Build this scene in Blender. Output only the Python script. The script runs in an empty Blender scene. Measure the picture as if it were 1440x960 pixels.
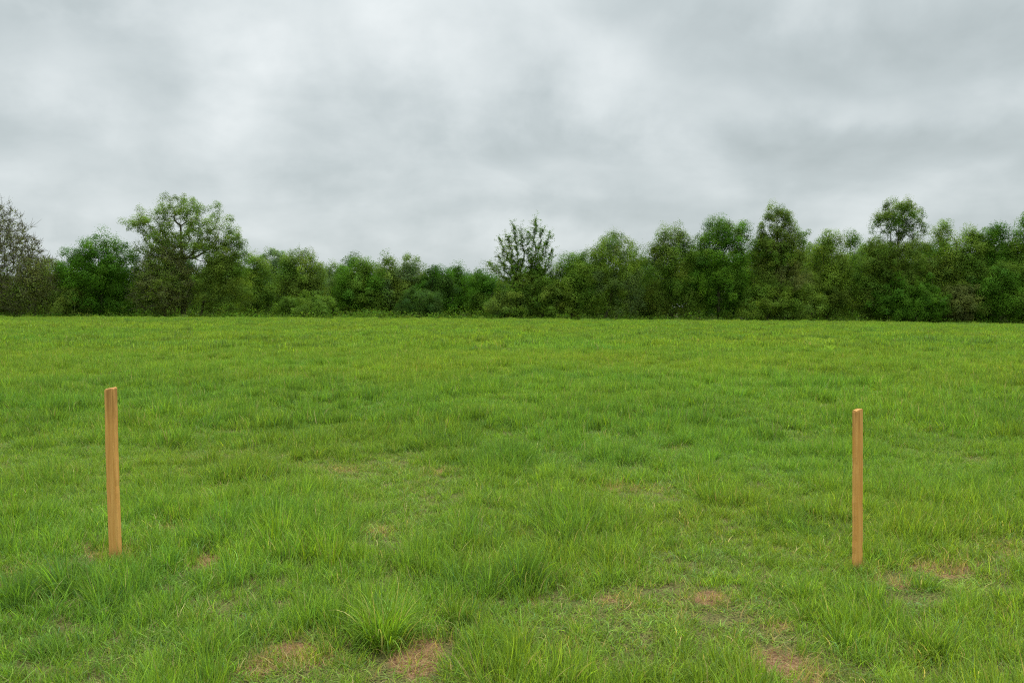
import bpy, math, random
import numpy as np
from mathutils import Vector

rng = np.random.default_rng(11)
random.seed(5)
scene = bpy.context.scene
COL = scene.collection

# ------------------------------------------------------------------ camera
CAMH = 1.45
F = 1200.0                       # focal length in photograph pixels (1440 wide)
HOR = 432.0                      # eye-level line of the photograph
PITCH = math.atan((480 - HOR) / F)
cam_d = bpy.data.cameras.new("camera")
cam = bpy.data.objects.new("camera", cam_d)
COL.objects.link(cam)
cam_d.sensor_fit = 'HORIZONTAL'
cam_d.sensor_width = 36.0
cam_d.lens = F / 1440 * 36.0
cam_d.clip_start = 0.05
cam_d.clip_end = 12000
cam.location = (0, 0, CAMH)
cam.rotation_euler = (math.pi / 2 - PITCH, 0, 0)
scene.camera = cam


def ray(px, py):
    u = (px - 720) / F
    v = (480 - py) / F
    cp, sp = math.cos(PITCH), math.sin(PITCH)
    return u, cp + v * sp, v * cp - sp


def at_dist(px, py, Y):
    """point at depth Y metres that is seen at that place of the photograph"""
    x, y, z = ray(px, py)
    t = Y / y
    return x * t, CAMH + z * t


# ------------------------------------------------------------------ noise
_lat = rng.random((256, 256))


def vnoise(x, y, seed=0):
    x = np.asarray(x, float) + seed * 17.37
    y = np.asarray(y, float) + seed * 9.71
    xi = np.floor(x).astype(int); yi = np.floor(y).astype(int)
    fx = x - xi; fy = y - yi
    fx = fx * fx * fx * (fx * (fx * 6 - 15) + 10)
    fy = fy * fy * fy * (fy * (fy * 6 - 15) + 10)
    a = _lat[xi % 256, yi % 256]; b = _lat[(xi + 1) % 256, yi % 256]
    c = _lat[xi % 256, (yi + 1) % 256]; d = _lat[(xi + 1) % 256, (yi + 1) % 256]
    return (a * (1 - fx) + b * fx) * (1 - fy) + (c * (1 - fx) + d * fx) * fy


def fbm(x, y, wl, oct=3, seed=0):
    s = 0; a = 1; t = 0
    ca, sa = 0.8, 0.6
    x = np.asarray(x, float); y = np.asarray(y, float)
    for o in range(oct):
        s = s + a * vnoise(x / wl, y / wl, seed + o * 3)
        t += a; a *= 0.55; wl *= 0.5
        x, y = x * ca - y * sa, x * sa + y * ca
    return s / t


def sstep(a, b, x):
    t = np.clip((np.asarray(x, float) - a) / (b - a), 0, 1)
    return t * t * (3 - 2 * t)


# ------------------------------------------------------------------ terrain
EDGE = 90.0


def terrain(x, y):
    x = np.asarray(x, float); y = np.asarray(y, float)
    tilt = np.interp(x, [-400, -80, -54, -27, 0, 21, 36, 54, 80, 400],
                     [.22, .22, .22, .18, .04, -.12, -.24, -.56, -1.0, -2.0])
    z = tilt * sstep(6, 86, y)
    z = z + 0.10 * (fbm(x, y, 5.0, 3, 1) - .5) * sstep(1, 8, y) * (1 - .5 * sstep(50, 90, y))
    z = z + 0.035 * (fbm(x, y, 0.7, 2, 2) - .5) * (1 - sstep(20, 40, y))
    z = z - 1.9 * sstep(EDGE + .5, EDGE + 9, y)
    z = z - 0.3 * sstep(2.0, -8, y)
    return z


def ground_at(px, py):
    dx, dy, dz = ray(px, py)
    t = CAMH / max(-dz, 1e-4)
    for _ in range(30):
        t = (CAMH - float(terrain(dx * t, dy * t))) / max(-dz, 1e-4)
    return dx * t, dy * t


# ------------------------------------------------------------------ mesh helper
def mesh_np(name, V, Fc, mat, col=None, uv=None, smooth=False):
    """V (n,3); Fc (m,4) quads or (m,3) tris; col (n,3) colour per vertex"""
    me = bpy.data.meshes.new(name)
    V = np.ascontiguousarray(V, dtype=np.float32)
    Fc = np.ascontiguousarray(Fc, dtype=np.int32)
    k = Fc.shape[1]
    me.vertices.add(len(V)); me.vertices.foreach_set('co', V.ravel())
    me.loops.add(Fc.size); me.loops.foreach_set('vertex_index', Fc.ravel())
    me.polygons.add(len(Fc))
    me.polygons.foreach_set('loop_start', np.arange(0, Fc.size, k, dtype=np.int32))
    if smooth:
        me.polygons.foreach_set('use_smooth', np.ones(len(Fc), dtype=bool))
    if col is not None:
        a = me.attributes.new('leafcol', 'FLOAT_COLOR', 'POINT')
        c4 = np.ones((len(V), 4), dtype=np.float32); c4[:, :3] = col
        a.data.foreach_set('color', c4.ravel())
    me.update(calc_edges=True)
    me.materials.append(mat)
    return me


def link(name, me, parent=None, coll=None):
    o = bpy.data.objects.new(name, me)
    (coll or COL).objects.link(o)
    if parent is not None:
        o.parent = parent
    return o


def tag(o, label=None, cat=None, group=None, kind=None):
    if label: o['label'] = label
    if cat: o['category'] = cat
    if group: o['group'] = group
    if kind: o['kind'] = kind
    return o


# ------------------------------------------------------------------ materials
def new_mat(name):
    m = bpy.data.materials.new(name)
    m.use_nodes = True
    nt = m.node_tree
    nt.nodes.clear()
    out = nt.nodes.new('ShaderNodeOutputMaterial')
    return m, nt, out


class N:
    """tiny expression helper over shader nodes"""
    def __init__(s, nt): s.nt = nt

    def node(s, t, **kw):
        n = s.nt.nodes.new(t)
        for k, v in kw.items(): setattr(n, k, v)
        return n

    def put(s, sock, v):
        if hasattr(v, 'links'): s.nt.links.new(v, sock)
        elif v is not None: sock.default_value = v

    def m(s, op, a, b=None, c=None, clamp=False):
        n = s.node('ShaderNodeMath', operation=op, use_clamp=clamp)
        s.put(n.inputs[0], a); s.put(n.inputs[1], b)
        if c is not None: s.put(n.inputs[2], c)
        return n.outputs[0]

    def v(s, op, a, b=None):
        n = s.node('ShaderNodeVectorMath', operation=op)
        s.put(n.inputs[0], a); s.put(n.inputs[1], b)
        return n.outputs[0]

    def mix(s, f, a, b, blend='MIX'):
        n = s.node('ShaderNodeMix', data_type='RGBA', blend_type=blend)
        s.put(n.inputs[0], f); s.put(n.inputs[6], a); s.put(n.inputs[7], b)
        return n.outputs[2]

    def noise(s, vec, scale, detail=4, rough=.55, dist=0.0, lac=2.0):
        n = s.node('ShaderNodeTexNoise')
        s.put(n.inputs['Vector'], vec)
        n.inputs['Scale'].default_value = scale
        n.inputs['Detail'].default_value = detail
        n.inputs['Roughness'].default_value = rough
        n.inputs['Distortion'].default_value = dist
        n.inputs['Lacunarity'].default_value = lac
        return n.outputs[0]

    def smooth(s, x, a, b, lo=0., hi=1.):
        n = s.node('ShaderNodeMapRange', interpolation_type='SMOOTHSTEP')
        s.put(n.inputs[0], x)
        n.inputs[1].default_value = a; n.inputs[2].default_value = b
        n.inputs[3].default_value = lo; n.inputs[4].default_value = hi
        return n.outputs[0]

    def link(s, a, b): s.nt.links.new(a, b)


def leafy_mat(name, transl, gloss_rough, spec, use_inst):
    m, nt, out = new_mat(name)
    e = N(nt)
    a = e.node('ShaderNodeAttribute', attribute_name='leafcol', attribute_type='GEOMETRY')
    c = a.outputs['Color']
    if use_inst:
        t = e.node('ShaderNodeAttribute', attribute_name='tint', attribute_type='INSTANCER')
        c = e.mix(1.0, c, t.outputs['Color'], 'MULTIPLY')
    p = e.node('ShaderNodeBsdfPrincipled')
    e.link(c, p.inputs['Base Color'])
    p.inputs['Roughness'].default_value = gloss_rough
    p.inputs['Specular IOR Level'].default_value = spec
    p.inputs['Specular Tint'].default_value = (.95, 1, .8, 1)
    tr = e.node('ShaderNodeBsdfTranslucent')
    c2 = e.mix(1.0, c, (1.15, 1.2, .6, 1), 'MULTIPLY')
    e.link(c2, tr.inputs['Color'])
    mx = e.node('ShaderNodeMixShader'); mx.inputs[0].default_value = transl
    e.link(p.outputs[0], mx.inputs[1]); e.link(tr.outputs[0], mx.inputs[2])
    e.link(mx.outputs[0], out.inputs['Surface'])
    return m


M_GRASS = leafy_mat('grass_blades', .47, .5, .22, True)
M_BLADE = leafy_mat('tussock_blades', .47, .5, .22, False)
M_LEAF = leafy_mat('tree_leaves', .42, .7, .06, False)


def bark_mat():
    m, nt, out = new_mat('bark'); e = N(nt)
    tc = e.node('ShaderNodeTexCoord')
    mp = e.node('ShaderNodeMapping'); mp.inputs['Scale'].default_value = (5, 5, 1.2)
    e.link(tc.outputs['Object'], mp.inputs['Vector'])
    n = e.noise(mp.outputs[0], 3.0, 5, .65)
    c = e.mix(n, (.055, .055, .025, 1), (.15, .145, .080, 1))
    p = e.node('ShaderNodeBsdfPrincipled'); p.inputs['Roughness'].default_value = .9
    p.inputs['Specular IOR Level'].default_value = .15
    e.link(c, p.inputs['Base Color'])
    b = e.node('ShaderNodeBump'); b.inputs['Strength'].default_value = .6; b.inputs['Distance'].default_value = .05
    e.link(n, b.inputs['Height']); e.link(b.outputs[0], p.inputs['Normal'])
    e.link(p.outputs[0], out.inputs['Surface'])
    return m


M_BARK = bark_mat()


def ground_mat():
    m, nt, out = new_mat('meadow_soil'); e = N(nt)
    g = e.node('ShaderNodeNewGeometry')
    pos = g.outputs['Position']
    n1 = e.noise(pos, 1.3, 6, .6)
    n2 = e.noise(pos, 22., 5, .7)
    n3 = e.noise(pos, 90., 5, .75)
    soil = e.mix(e.smooth(n2, .35, .65), (.13, .060, .030, 1), (.28, .150, .080, 1))
    soil = e.mix(e.smooth(n3, .50, .66), soil, (.34, .25, .13, 1))
    soil = e.mix(e.smooth(n3, .46, .36), soil, (.05, .03, .018, 1))
    moss = e.mix(e.smooth(n3, .38, .62), (.035, .034, .012, 1), (.19, .18, .055, 1))
    at = e.node('ShaderNodeAttribute', attribute_name='bare', attribute_type='GEOMETRY')
    f = e.m('ADD', at.outputs['Fac'], e.m('MULTIPLY', e.m('SUBTRACT', n2, .5), .5), clamp=True)
    f = e.smooth(f, .12, .5)
    c = e.mix(f, moss, soil)
    c = e.mix(e.smooth(n1, .4, .75, 0, .35), c, (.10, .075, .035, 1))
    # leaf litter under the wood beyond the edge of the meadow
    sx = e.node('ShaderNodeSeparateXYZ'); e.link(pos, sx.inputs[0])
    w = e.smooth(sx.outputs[1], EDGE + 2.0, EDGE + 7)
    c = e.mix(w, c, e.mix(n2, (.03, .03, .014, 1), (.07, .055, .03, 1)))
    p = e.node('ShaderNodeBsdfPrincipled'); p.inputs['Roughness'].default_value = .95
    p.inputs['Specular IOR Level'].default_value = .1
    e.link(c, p.inputs['Base Color'])
    b = e.node('ShaderNodeBump'); b.inputs['Strength'].default_value = .9; b.inputs['Distance'].default_value = .02
    e.link(e.m('ADD', n2, e.m('MULTIPLY', n3, .4)), b.inputs['Height'])
    e.link(b.outputs[0], p.inputs['Normal'])
    e.link(p.outputs[0], out.inputs['Surface'])
    return m


# ------------------------------------------------------------------ patches on the meadow (from the photograph)
# bare / strawy patches: px, py, half width px, half height px, strength
BARE = [(596, 926, 32, 26, 1.5), (425, 918, 36, 17, 1.1), (367, 940, 19, 10, 1.2), (290, 791, 24, 10, 1.3),
        (150, 778, 26, 7, .9), (185, 772, 16, 6, .7), (985, 845, 26, 7, 1.1), (880, 846, 14, 6, .85), (1122, 940, 24, 16, .75),
        (1288, 792, 24, 7, .9), (1352, 800, 26, 6, .8), (1240, 820, 16, 5, .85), (1078, 882, 20, 8, .55),
        (545, 748, 18, 6, .5), (730, 752, 18, 6, .55), (40, 802, 30, 6, .45), (490, 662, 26, 4, .38),
        (612, 664, 20, 4, .42), (888, 688, 28, 4, .45), (940, 636, 28, 4, .38), (1395, 770, 20, 6, .4),
        (800, 820, 16, 6, .4), (480, 930, 20, 12, .5), (250, 745, 40, 6, .3), (1205, 801, 14, 4, .6), (165, 786, 14, 4, .6)]
# tall, darker green growth
LUSH = [(120, 842, 100, 36, 1.35), (715, 655, 60, 12, .8), (1128, 745, 44, 14, .95), (705, 830, 70, 22, .7),
        (372, 735, 44, 12, .75), (880, 541, 30, 4, .6), (800, 534, 34, 3, .9), (285, 604, 20, 6, .7), (672, 548, 30, 4, .5),
        (800, 745, 70, 22, .6), (1300, 840, 90, 22, .6), (480, 545, 60, 5, .4), (1320, 620, 60, 6, .4), (1000, 790, 60, 14, .5),
        (40, 930, 60, 30, .6), (660, 760, 50, 16, .5), (255, 830, 40, 20, .5), (90, 545, 50, 4, .6), (820, 655, 60, 8, .4),
        (1190, 600, 40, 6, .4), (620, 630, 60, 6, .5), (350, 620, 70, 7, .4), (60, 600, 50, 5, .4), (1000, 600, 60, 5, .4),
        (1250, 880, 60, 20, .4)]
# fresh yellow-green growth
FRESH = [(340, 790, 36, 24, .9), (455, 800, 30, 20, .7), (330, 720, 70, 14, .5), (700, 560, 90, 8, .4), (1250, 890, 50, 24, .6),
         (1410, 850, 40, 60, .5), (1100, 500, 200, 8, .4), (1260, 600, 60, 12, .5), (50, 590, 60, 6, .5), (900, 870, 80, 20, .35),
         (630, 800, 40, 20, .3), (200, 800, 60, 16, .35)]


def blobs(lst):
    out = []
    for px, py, rx, ry, s in lst:
        x, y = ground_at(px, py)
        x2, _ = ground_at(px + rx, py)
        _, y2 = ground_at(px, py + ry)
        _, y3 = ground_at(px, py - ry)
        out.append((x, y, abs(x2 - x), max(abs(y3 - y2) / 2, .05), s))
    return out


B_BARE, B_LUSH, B_FRESH = blobs(BARE), blobs(LUSH), blobs(FRESH)
# the growth round a bare patch is short too, most of all on its near side
B_WIDE = [(a, b - .14 - .6 * d_, c_ * 1.3 + .06, d_ * 1.7 + .20, min(s_ * 1.2, 1)) for a, b, c_, d_, s_ in B_BARE]


def field(bl, x, y, warp=.25):
    r = np.zeros_like(np.asarray(x, float))
    wx = x + warp * (fbm(x, y, .35, 2, 20) - .5) * 1.2
    wy = y + warp * (fbm(x, y, .35, 2, 25) - .5) * 1.2
    for bx, by, rx, ry, s in bl:
        d = ((wx - bx) / rx) ** 2 + ((wy - by) / ry) ** 2
        r = np.maximum(r, s * np.exp(-np.minimum(d, 30) ** 1.3 * .8))
    return r


# ------------------------------------------------------------------ ground sheet
def axis(fine_lo, fine_hi, step, far, grow=1.12):
    a = list(np.arange(fine_lo, fine_hi + 1e-6, step))
    s = step; x = fine_hi; hi = []
    while x < far: s *= grow; x += s; hi.append(x)
    s = step; x = fine_lo; lo = []
    while x > -far: s *= grow; x -= s; lo.append(x)
    return np.array(lo[::-1] + a + hi)


gx = axis(-5.5, 5.5, .06, 4000, 1.07)
gy = axis(1.5, 11, .06, 4000, 1.035)
gy = gy[gy > -3000]
GX, GY = np.meshgrid(gx, gy)
GZ = terrain(GX, GY)
nx_, ny_ = len(gx), len(gy)
idx = np.arange(nx_ * ny_).reshape(ny_, nx_)
quads = np.stack([idx[:-1, :-1], idx[:-1, 1:], idx[1:, 1:], idx[1:, :-1]], -1).reshape(-1, 4)
me = mesh_np('ground', np.stack([GX, GY, GZ], -1).reshape(-1, 3), quads, ground_mat(), smooth=True)
ba = me.attributes.new('bare', 'FLOAT', 'POINT')
ba.data.foreach_set('value', field(B_BARE, GX.ravel(), GY.ravel()).astype(np.float32))
ground = link('ground', me)
tag(ground, kind='structure')


# ------------------------------------------------------------------ grass blades
def blades(n, rad, h_rng, w_rng, lean, bend, segs, seed, spread=1.0, dry=0.03, outward=.5, square=False, wave=.15):
    """a clump of n blades; returns V, quads, colours. Every blade its own curve, width, colour."""
    r = np.random.default_rng(seed)
    if square:
        bx = (r.random(n) - .5) * 2 * rad; by = (r.random(n) - .5) * 2 * rad
        out_az = r.random(n) * 2 * np.pi
    else:
        rr = rad * np.sqrt(r.random(n)) ; an = r.random(n) * 2 * np.pi
        bx = rr * np.cos(an); by = rr * np.sin(an)
        out_az = an
    az = np.where(r.random(n) < outward, out_az + r.normal(0, .5, n), r.random(n) * 2 * np.pi)
    L = h_rng[0] + (h_rng[1] - h_rng[0]) * r.beta(1.8, 2.2, n)
    W = w_rng[0] + (w_rng[1] - w_rng[0]) * r.random(n)
    th0 = np.abs(r.normal(0, lean, n))                    # angle from vertical at the root
    bd = np.abs(r.normal(bend, bend * .55, n)) * r.choice([1, 1, 1, 1.9], n)
    tw = r.normal(0, .6, n)
    face = az + np.pi / 2 + r.normal(0, .7, n)
    ph = r.random(n) * 6.28
    V = np.zeros((n, segs + 1, 2, 3))
    p = np.stack([bx, by, np.full(n, -.012)], -1)
    for k in range(segs + 1):
        t = k / segs
        th = np.minimum(th0 + bd * t ** 1.5, 2.3)
        a2 = az + wave * np.sin(ph + 4 * t)
        w = W * (1 - t ** 2.2) * (.75 + .5 * np.sin(np.pi * min(t + .15, 1))) + .0003
        f = face + tw * t
        s = np.stack([np.cos(f), np.sin(f), np.zeros(n)], -1) * (w / 2)[:, None]
        V[:, k, 0] = p - s; V[:, k, 1] = p + s
        d = np.stack([np.sin(th) * np.cos(a2), np.sin(th) * np.sin(a2), np.cos(th)], -1)
        p = p + d * (L / segs)[:, None]
    V[:, :, :, 2] = np.maximum(V[:, :, :, 2], -.02 + 0.006 * r.random((n, 1, 1)))
    base = np.array([.178, .298, .038])
    c = np.tile(base, (n, 1))
    hue = r.normal(0, 1, n)
    c[:, 0] *= np.exp(.15 * hue); c[:, 1] *= np.exp(.07 * hue); c[:, 2] *= np.exp(-.15 * hue + .25 * r.normal(0, 1, n))
    c *= np.exp(r.normal(0, .30, n))[:, None]
    isdry = r.random(n) < dry
    drycol = np.array([.42, .36, .16]) * np.exp(r.normal(0, .2, n))[:, None]
    c = np.where(isdry[:, None], drycol, c)
    cc = np.tile(c[:, None, None, :], (1, segs + 1, 2, 1))
    tt = np.linspace(0, 1, segs + 1)
    # yellower sheath at the root, slightly paler tip
    cc[..., 0] *= (1.12 - .18 * tt + .25 * tt ** 3)[None, :, None]
    cc[..., 1] *= (1.0 + .10 * tt ** 3)[None, :, None]
    idx = np.arange(n * (segs + 1) * 2).reshape(n, segs + 1, 2)
    q = np.stack([idx[:, :-1, 0], idx[:, :-1, 1], idx[:, 1:, 1], idx[:, 1:, 0]], -1).reshape(-1, 4)
    return V.reshape(-1, 3), q, np.clip(cc.reshape(-1, 3), 0, .8)


PROTO = bpy.data.collections.new('grass_clumps')
kinds = {}


def proto(kind, V, q, c):
    i = len(PROTO.objects)
    me = mesh_np('grass_clump', V, q, M_GRASS, c)
    o = bpy.data.objects.new('grass_clump_%03d' % i, me)
    PROTO.objects.link(o)
    kinds.setdefault(kind, []).append(i)


for s in range(9):   # upright near tufts
    proto('up', *blades(58, .055, (.05, .17), (.0016, .0038), .20, .65, 5, 100 + s, dry=.03))
for s in range(9):   # tangled, leaning tufts
    proto('messy', *blades(40, .065, (.05, .16), (.0016, .0040), .55, 1.25, 5, 200 + s, dry=.08, outward=.2, wave=.6))
for s in range(5):   # short under-growth
    proto('short', *blades(46, .08, (.03, .09), (.002, .0042), .5, .9, 3, 300 + s, dry=.10, outward=.1, wave=.4))
for s in range(5):   # tall tufts
    proto('tall', *blades(60, .05, (.09, .22), (.0022, .0046), .22, .75, 6, 400 + s, dry=.02, outward=.8))
for s in range(5):   # dry, lying straw
    proto('straw', *blades(26, .08, (.04, .13), (.0014, .003), 1.2, .5, 4, 500 + s, dry=.72, outward=.0, wave=.8))
for s in range(8):   # middle distance
    proto('mid', *blades(240, .19, (.06, .18), (.0035, .0075), .22, .65, 3, 600 + s, dry=.03, outward=.15))
for s in range(4):
    proto('midtall', *blades(180, .13, (.09, .22), (.004, .008), .22, .6, 3, 700 + s, dry=.02, outward=.5))
for s in range(6):   # far
    proto('far', *blades(700, .62, (.06, .18), (.008, .017), .22, .6, 2, 800 + s, dry=.02, outward=.0))

pts, rots, scls, ids, tints = [], [], [], [], []


def scatter(y0, y1, dens, kindpick, soft=1.0, size=1.0, r=rng, zlen=1.0):
    """scatter clumps over the part of the meadow one could see from around the camera"""
    hw = lambda y: .64 * y + 2.0
    n = int(dens * (y1 - y0 + 2 * soft) * 2 * hw(y1))
    y = y0 - soft + (y1 - y0 + 2 * soft) * r.random(n)
    x = (r.random(n) * 2 - 1) * hw(y1)
    keep = (np.abs(x) < hw(y))
    pr = sstep(y0 - soft, y0 + soft, y) * (1 - sstep(y1 - soft, y1 + soft, y))
    keep &= r.random(n) < pr
    keep &= y < EDGE + 1.2
    keep &= (x * x + y * y) > .8
    x, y = x[keep], y[keep]; n = len(x)
    bare = field(B_BARE, x, y); wide = field(B_WIDE, x, y); lush = field(B_LUSH, x, y, .4); fresh = field(B_FRESH, x, y, .4)
    d = np.maximum(y, 1)
    cl1 = fbm(x, y, .55, 3, 3)                       # small clumps
    cl2 = fbm(x, y, 2.3, 3, 5)                       # larger drifts
    cl3 = fbm(x * .7, y, 11., 3, 7)                  # field scale
    hgt = .66 + 1.0 * sstep(.34, .68, cl1) + .60 * (cl2 - .5) + .30 * (cl3 - .5)
    hgt = .90 * hgt * (1 + .22 * lush) * (1 - .72 * np.clip(wide * 1.15, 0, 1)) + .20 * fresh * (1 - np.clip(wide, 0, 1))
    keep = r.random(n) > np.clip(bare * 1.25 - .14, 0, .96) * (1 - .35 * sstep(10, 16, y))
    x, y, bare, wide, lush, fresh, hgt, cl1, cl2, cl3 = [a[keep] for a in (x, y, bare, wide, lush, fresh, hgt, cl1, cl2, cl3)]
    n = len(x)
    hgt = np.clip(hgt, .24, 1.75)
    k = kindpick(x, y, bare, lush, hgt, r)
    id_ = np.array([kinds[kk][j % len(kinds[kk])] for kk, j in zip(k, r.integers(0, 999, n))], dtype=np.int32)
    hs = np.where(k == 'straw', .8 + .4 * r.random(n), hgt * (.8 + .4 * r.random(n)) * zlen)
    ws = size * (.85 + .35 * r.random(n)) * np.where(k == 'straw', 1., .8 + .25 * hgt)
    sc = np.stack([ws, ws, hs], -1)
    lean = (fbm(x, y, 1.4, 2, 9) - .5) * .7
    lean2 = (fbm(x, y, 1.4, 2, 13) - .5) * .7
    rot = np.stack([lean + r.normal(0, .10, n), lean2 + r.normal(0, .10, n), r.random(n) * 6.283], -1)
    far = sstep(8, 60, y)
    # colour of the growth itself: drifts of yellower and of bluer, deeper green
    v = np.exp(r.normal(0, .09, n)) * (1 + .25 * (cl2 - .5) + .20 * (cl3 - .5))
    yel = (cl3 - .5) * .5 + (fbm(x, y, 3.7, 2, 15) - .5) * .9 + .5 * fresh - .62 * lush + .5 * np.clip(bare, 0, 1) + r.normal(0, .12, n)
    yel = np.clip(yel, -.48, .40)
    tr = v * np.exp(.36 * yel); tg = v * np.exp(.06 * yel) * (1 + .10 * fresh); tb = v * np.exp(-.15 * yel)
    dk = 1 - .16 * np.clip(lush, 0, 1)
    t = np.stack([tr * dk, tg * dk, tb * dk * 1.0, np.ones(n)], -1)
    z = terrain(x, y)
    pts.append(np.stack([x, y, z], -1)); rots.append(rot); scls.append(sc); ids.append(id_); tints.append(t)
    return n


def pick_near(x, y, bare, lush, hgt, r):
    u = r.random(len(x))
    k = np.full(len(x), 'up', dtype=object)
    messy = sstep(.45, .62, fbm(x, y, .9, 2, 31))
    k[u < .24 + .40 * messy] = 'messy'
    k[u > .86] = 'short'
    k[(u > .90) & (hgt > 1.0)] = 'tall'
    k[(lush > .45) & (u > .84)] = 'tall'
    k[(hgt < .5) & (u > .45)] = 'short'
    dry = np.clip(bare, 0, 1)
    k[(r.random(len(x)) < dry * .75)] = 'straw'
    k[(r.random(len(x)) < dry * .3)] = 'short'
    k[r.random(len(x)) < .02] = 'straw'
    return k


def pick_mid(x, y, bare, lush, hgt, r):
    u = r.random(len(x))
    k = np.full(len(x), 'mid', dtype=object)
    k[(hgt > 1.1) & (u > .6)] = 'midtall'
    return k


def pick_far(x, y, bare, lush, hgt, r):
    return np.full(len(x), 'far', dtype=object)


n1 = scatter(2.3, 9.5, 270, pick_near, .9, zlen=.90)
n2 = scatter(9.5, 27, 30, pick_mid, 1.5)
n3 = scatter(27, 93, 2.6, pick_far, 3.0)
# extra straw over the bare patches
xs, ys = [], []
for bx, by, rx, ry, s in B_BARE:
    m_ = int(min(320, 420 * rx * ry * min(s, .9) * 1.3 + 6))
    a_ = rng.random(m_) * 6.283; q_ = np.sqrt(rng.random(m_)) * 1.4
    xs.append(bx + rx * q_ * np.cos(a_)); ys.append(by + ry * q_ * np.sin(a_))
xs = np.concatenate(xs); ys = np.concatenate(ys); m_ = len(xs)
pts.append(np.stack([xs, ys, terrain(xs, ys) + .004], -1))
rots.append(np.stack([rng.normal(0, .1, m_), rng.normal(0, .1, m_), rng.random(m_) * 6.283], -1))
scls.append(np.stack([.7 + .6 * rng.random(m_)] * 3, -1) * np.array([[1, 1, .8]]))
ids.append(np.array(rng.choice(kinds['straw'], m_), dtype=np.int32))
tt = .75 + .4 * rng.random(m_)
tints.append(np.stack([tt * 1.02, tt * .92, tt * .85, np.ones(m_)], -1))
print('grass clumps', n1, n2, n3, m_)

# blades crowding the feet of the two stakes
for sx_, sy_ in (ground_at(163, 787), ground_at(1205, 804)):
    k_ = 34
    an_ = rng.random(k_) * 6.283; q_ = .035 + .10 * rng.random(k_)
    x_1 = sx_ + q_ * np.cos(an_); y_1 = sy_ + q_ * np.sin(an_)
    pts.append(np.stack([x_1, y_1, terrain(x_1, y_1)], -1))
    rots.append(np.stack([rng.normal(0, .1, k_), rng.normal(0, .1, k_), rng.random(k_) * 6.283], -1))
    scls.append(np.stack([.6 + .3 * rng.random(k_)] * 3, -1) * np.array([[1, 1, .78]]))
    ids.append(np.array(rng.choice(kinds['up'][:4] + kinds['messy'][:4] + kinds['straw'][:2], k_), dtype=np.int32))
    t_ = .85 + .3 * rng.random(k_)
    tints.append(np.stack([t_ * 1.05, t_, t_ * .9, np.ones(k_)], -1))

P = np.concatenate(pts).astype(np.float32)
R = np.concatenate(rots).astype(np.float32)
S = np.concatenate(scls).astype(np.float32)
I = np.concatenate(ids).astype(np.int32)
T = np.concatenate(tints).astype(np.float32)
gm = bpy.data.meshes.new('grass')
gm.vertices.add(len(P)); gm.vertices.foreach_set('co', P.ravel())
gm.attributes.new('rot', 'FLOAT_VECTOR', 'POINT').data.foreach_set('vector', R.ravel())
gm.attributes.new('scl', 'FLOAT_VECTOR', 'POINT').data.foreach_set('vector', S.ravel())
gm.attributes.new('pick', 'INT', 'POINT').data.foreach_set('value', I)
gm.attributes.new('tint', 'FLOAT_COLOR', 'POINT').data.foreach_set('color', T.ravel())
gm.materials.append(M_GRASS)
grass = link('grass', gm)
tag(grass, 'long fresh green meadow grass with straw at the bare patches', 'grass', kind='stuff')

ng = bpy.data.node_groups.new('grass_scatter', 'GeometryNodeTree')
ng.interface.new_socket('Geometry', in_out='INPUT', socket_type='NodeSocketGeometry')
ng.interface.new_socket('Geometry', in_out='OUTPUT', socket_type='NodeSocketGeometry')
gi = ng.nodes.new('NodeGroupInput'); go = ng.nodes.new('NodeGroupOutput')
iop = ng.nodes.new('GeometryNodeInstanceOnPoints')
ci = ng.nodes.new('GeometryNodeCollectionInfo')
ci.inputs['Collection'].default_value = PROTO
ci.inputs['Separate Children'].default_value = True
ci.inputs['Reset Children'].default_value = True
iop.inputs['Pick Instance'].default_value = True


def nattr(name, dt):
    n = ng.nodes.new('GeometryNodeInputNamedAttribute'); n.data_type = dt
    n.inputs['Name'].default_value = name
    return n.outputs['Attribute']


ng.links.new(gi.outputs[0], iop.inputs['Points'])
ng.links.new(ci.outputs[0], iop.inputs['Instance'])
ng.links.new(nattr('pick', 'INT'), iop.inputs['Instance Index'])
ng.links.new(nattr('rot', 'FLOAT_VECTOR'), iop.inputs['Rotation'])
ng.links.new(nattr('scl', 'FLOAT_VECTOR'), iop.inputs['Scale'])
ng.links.new(iop.outputs[0], go.inputs[0])
md = grass.modifiers.new('scatter', 'NODES'); md.node_group = ng

# the one big fountain-like tussock in the foreground
tx, ty = ground_at(540, 905)
V, q, c = blades(520, .085, (.12, .34), (.0022, .0055), .30, 1.15, 8, 901, dry=.03, outward=.93, wave=.12)
V2, q2, c2 = blades(150, .12, (.10, .24), (.0022, .005), .8, 1.1, 7, 902, dry=.12, outward=.9)
V = np.concatenate([V, V2]); q = np.concatenate([q, q2 + len(V) - len(V2)]); c = np.concatenate([c, c2])
tus = link('grass_tussock', mesh_np('grass_tussock', V, q, M_BLADE, c * np.array([1.05, 1.08, .9])))
tus.location = (tx, ty, float(terrain(tx, ty)))
tag(tus, 'big arching fountain-like grass tussock beside the brown bare patch in the foreground', 'grass tussock')


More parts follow.
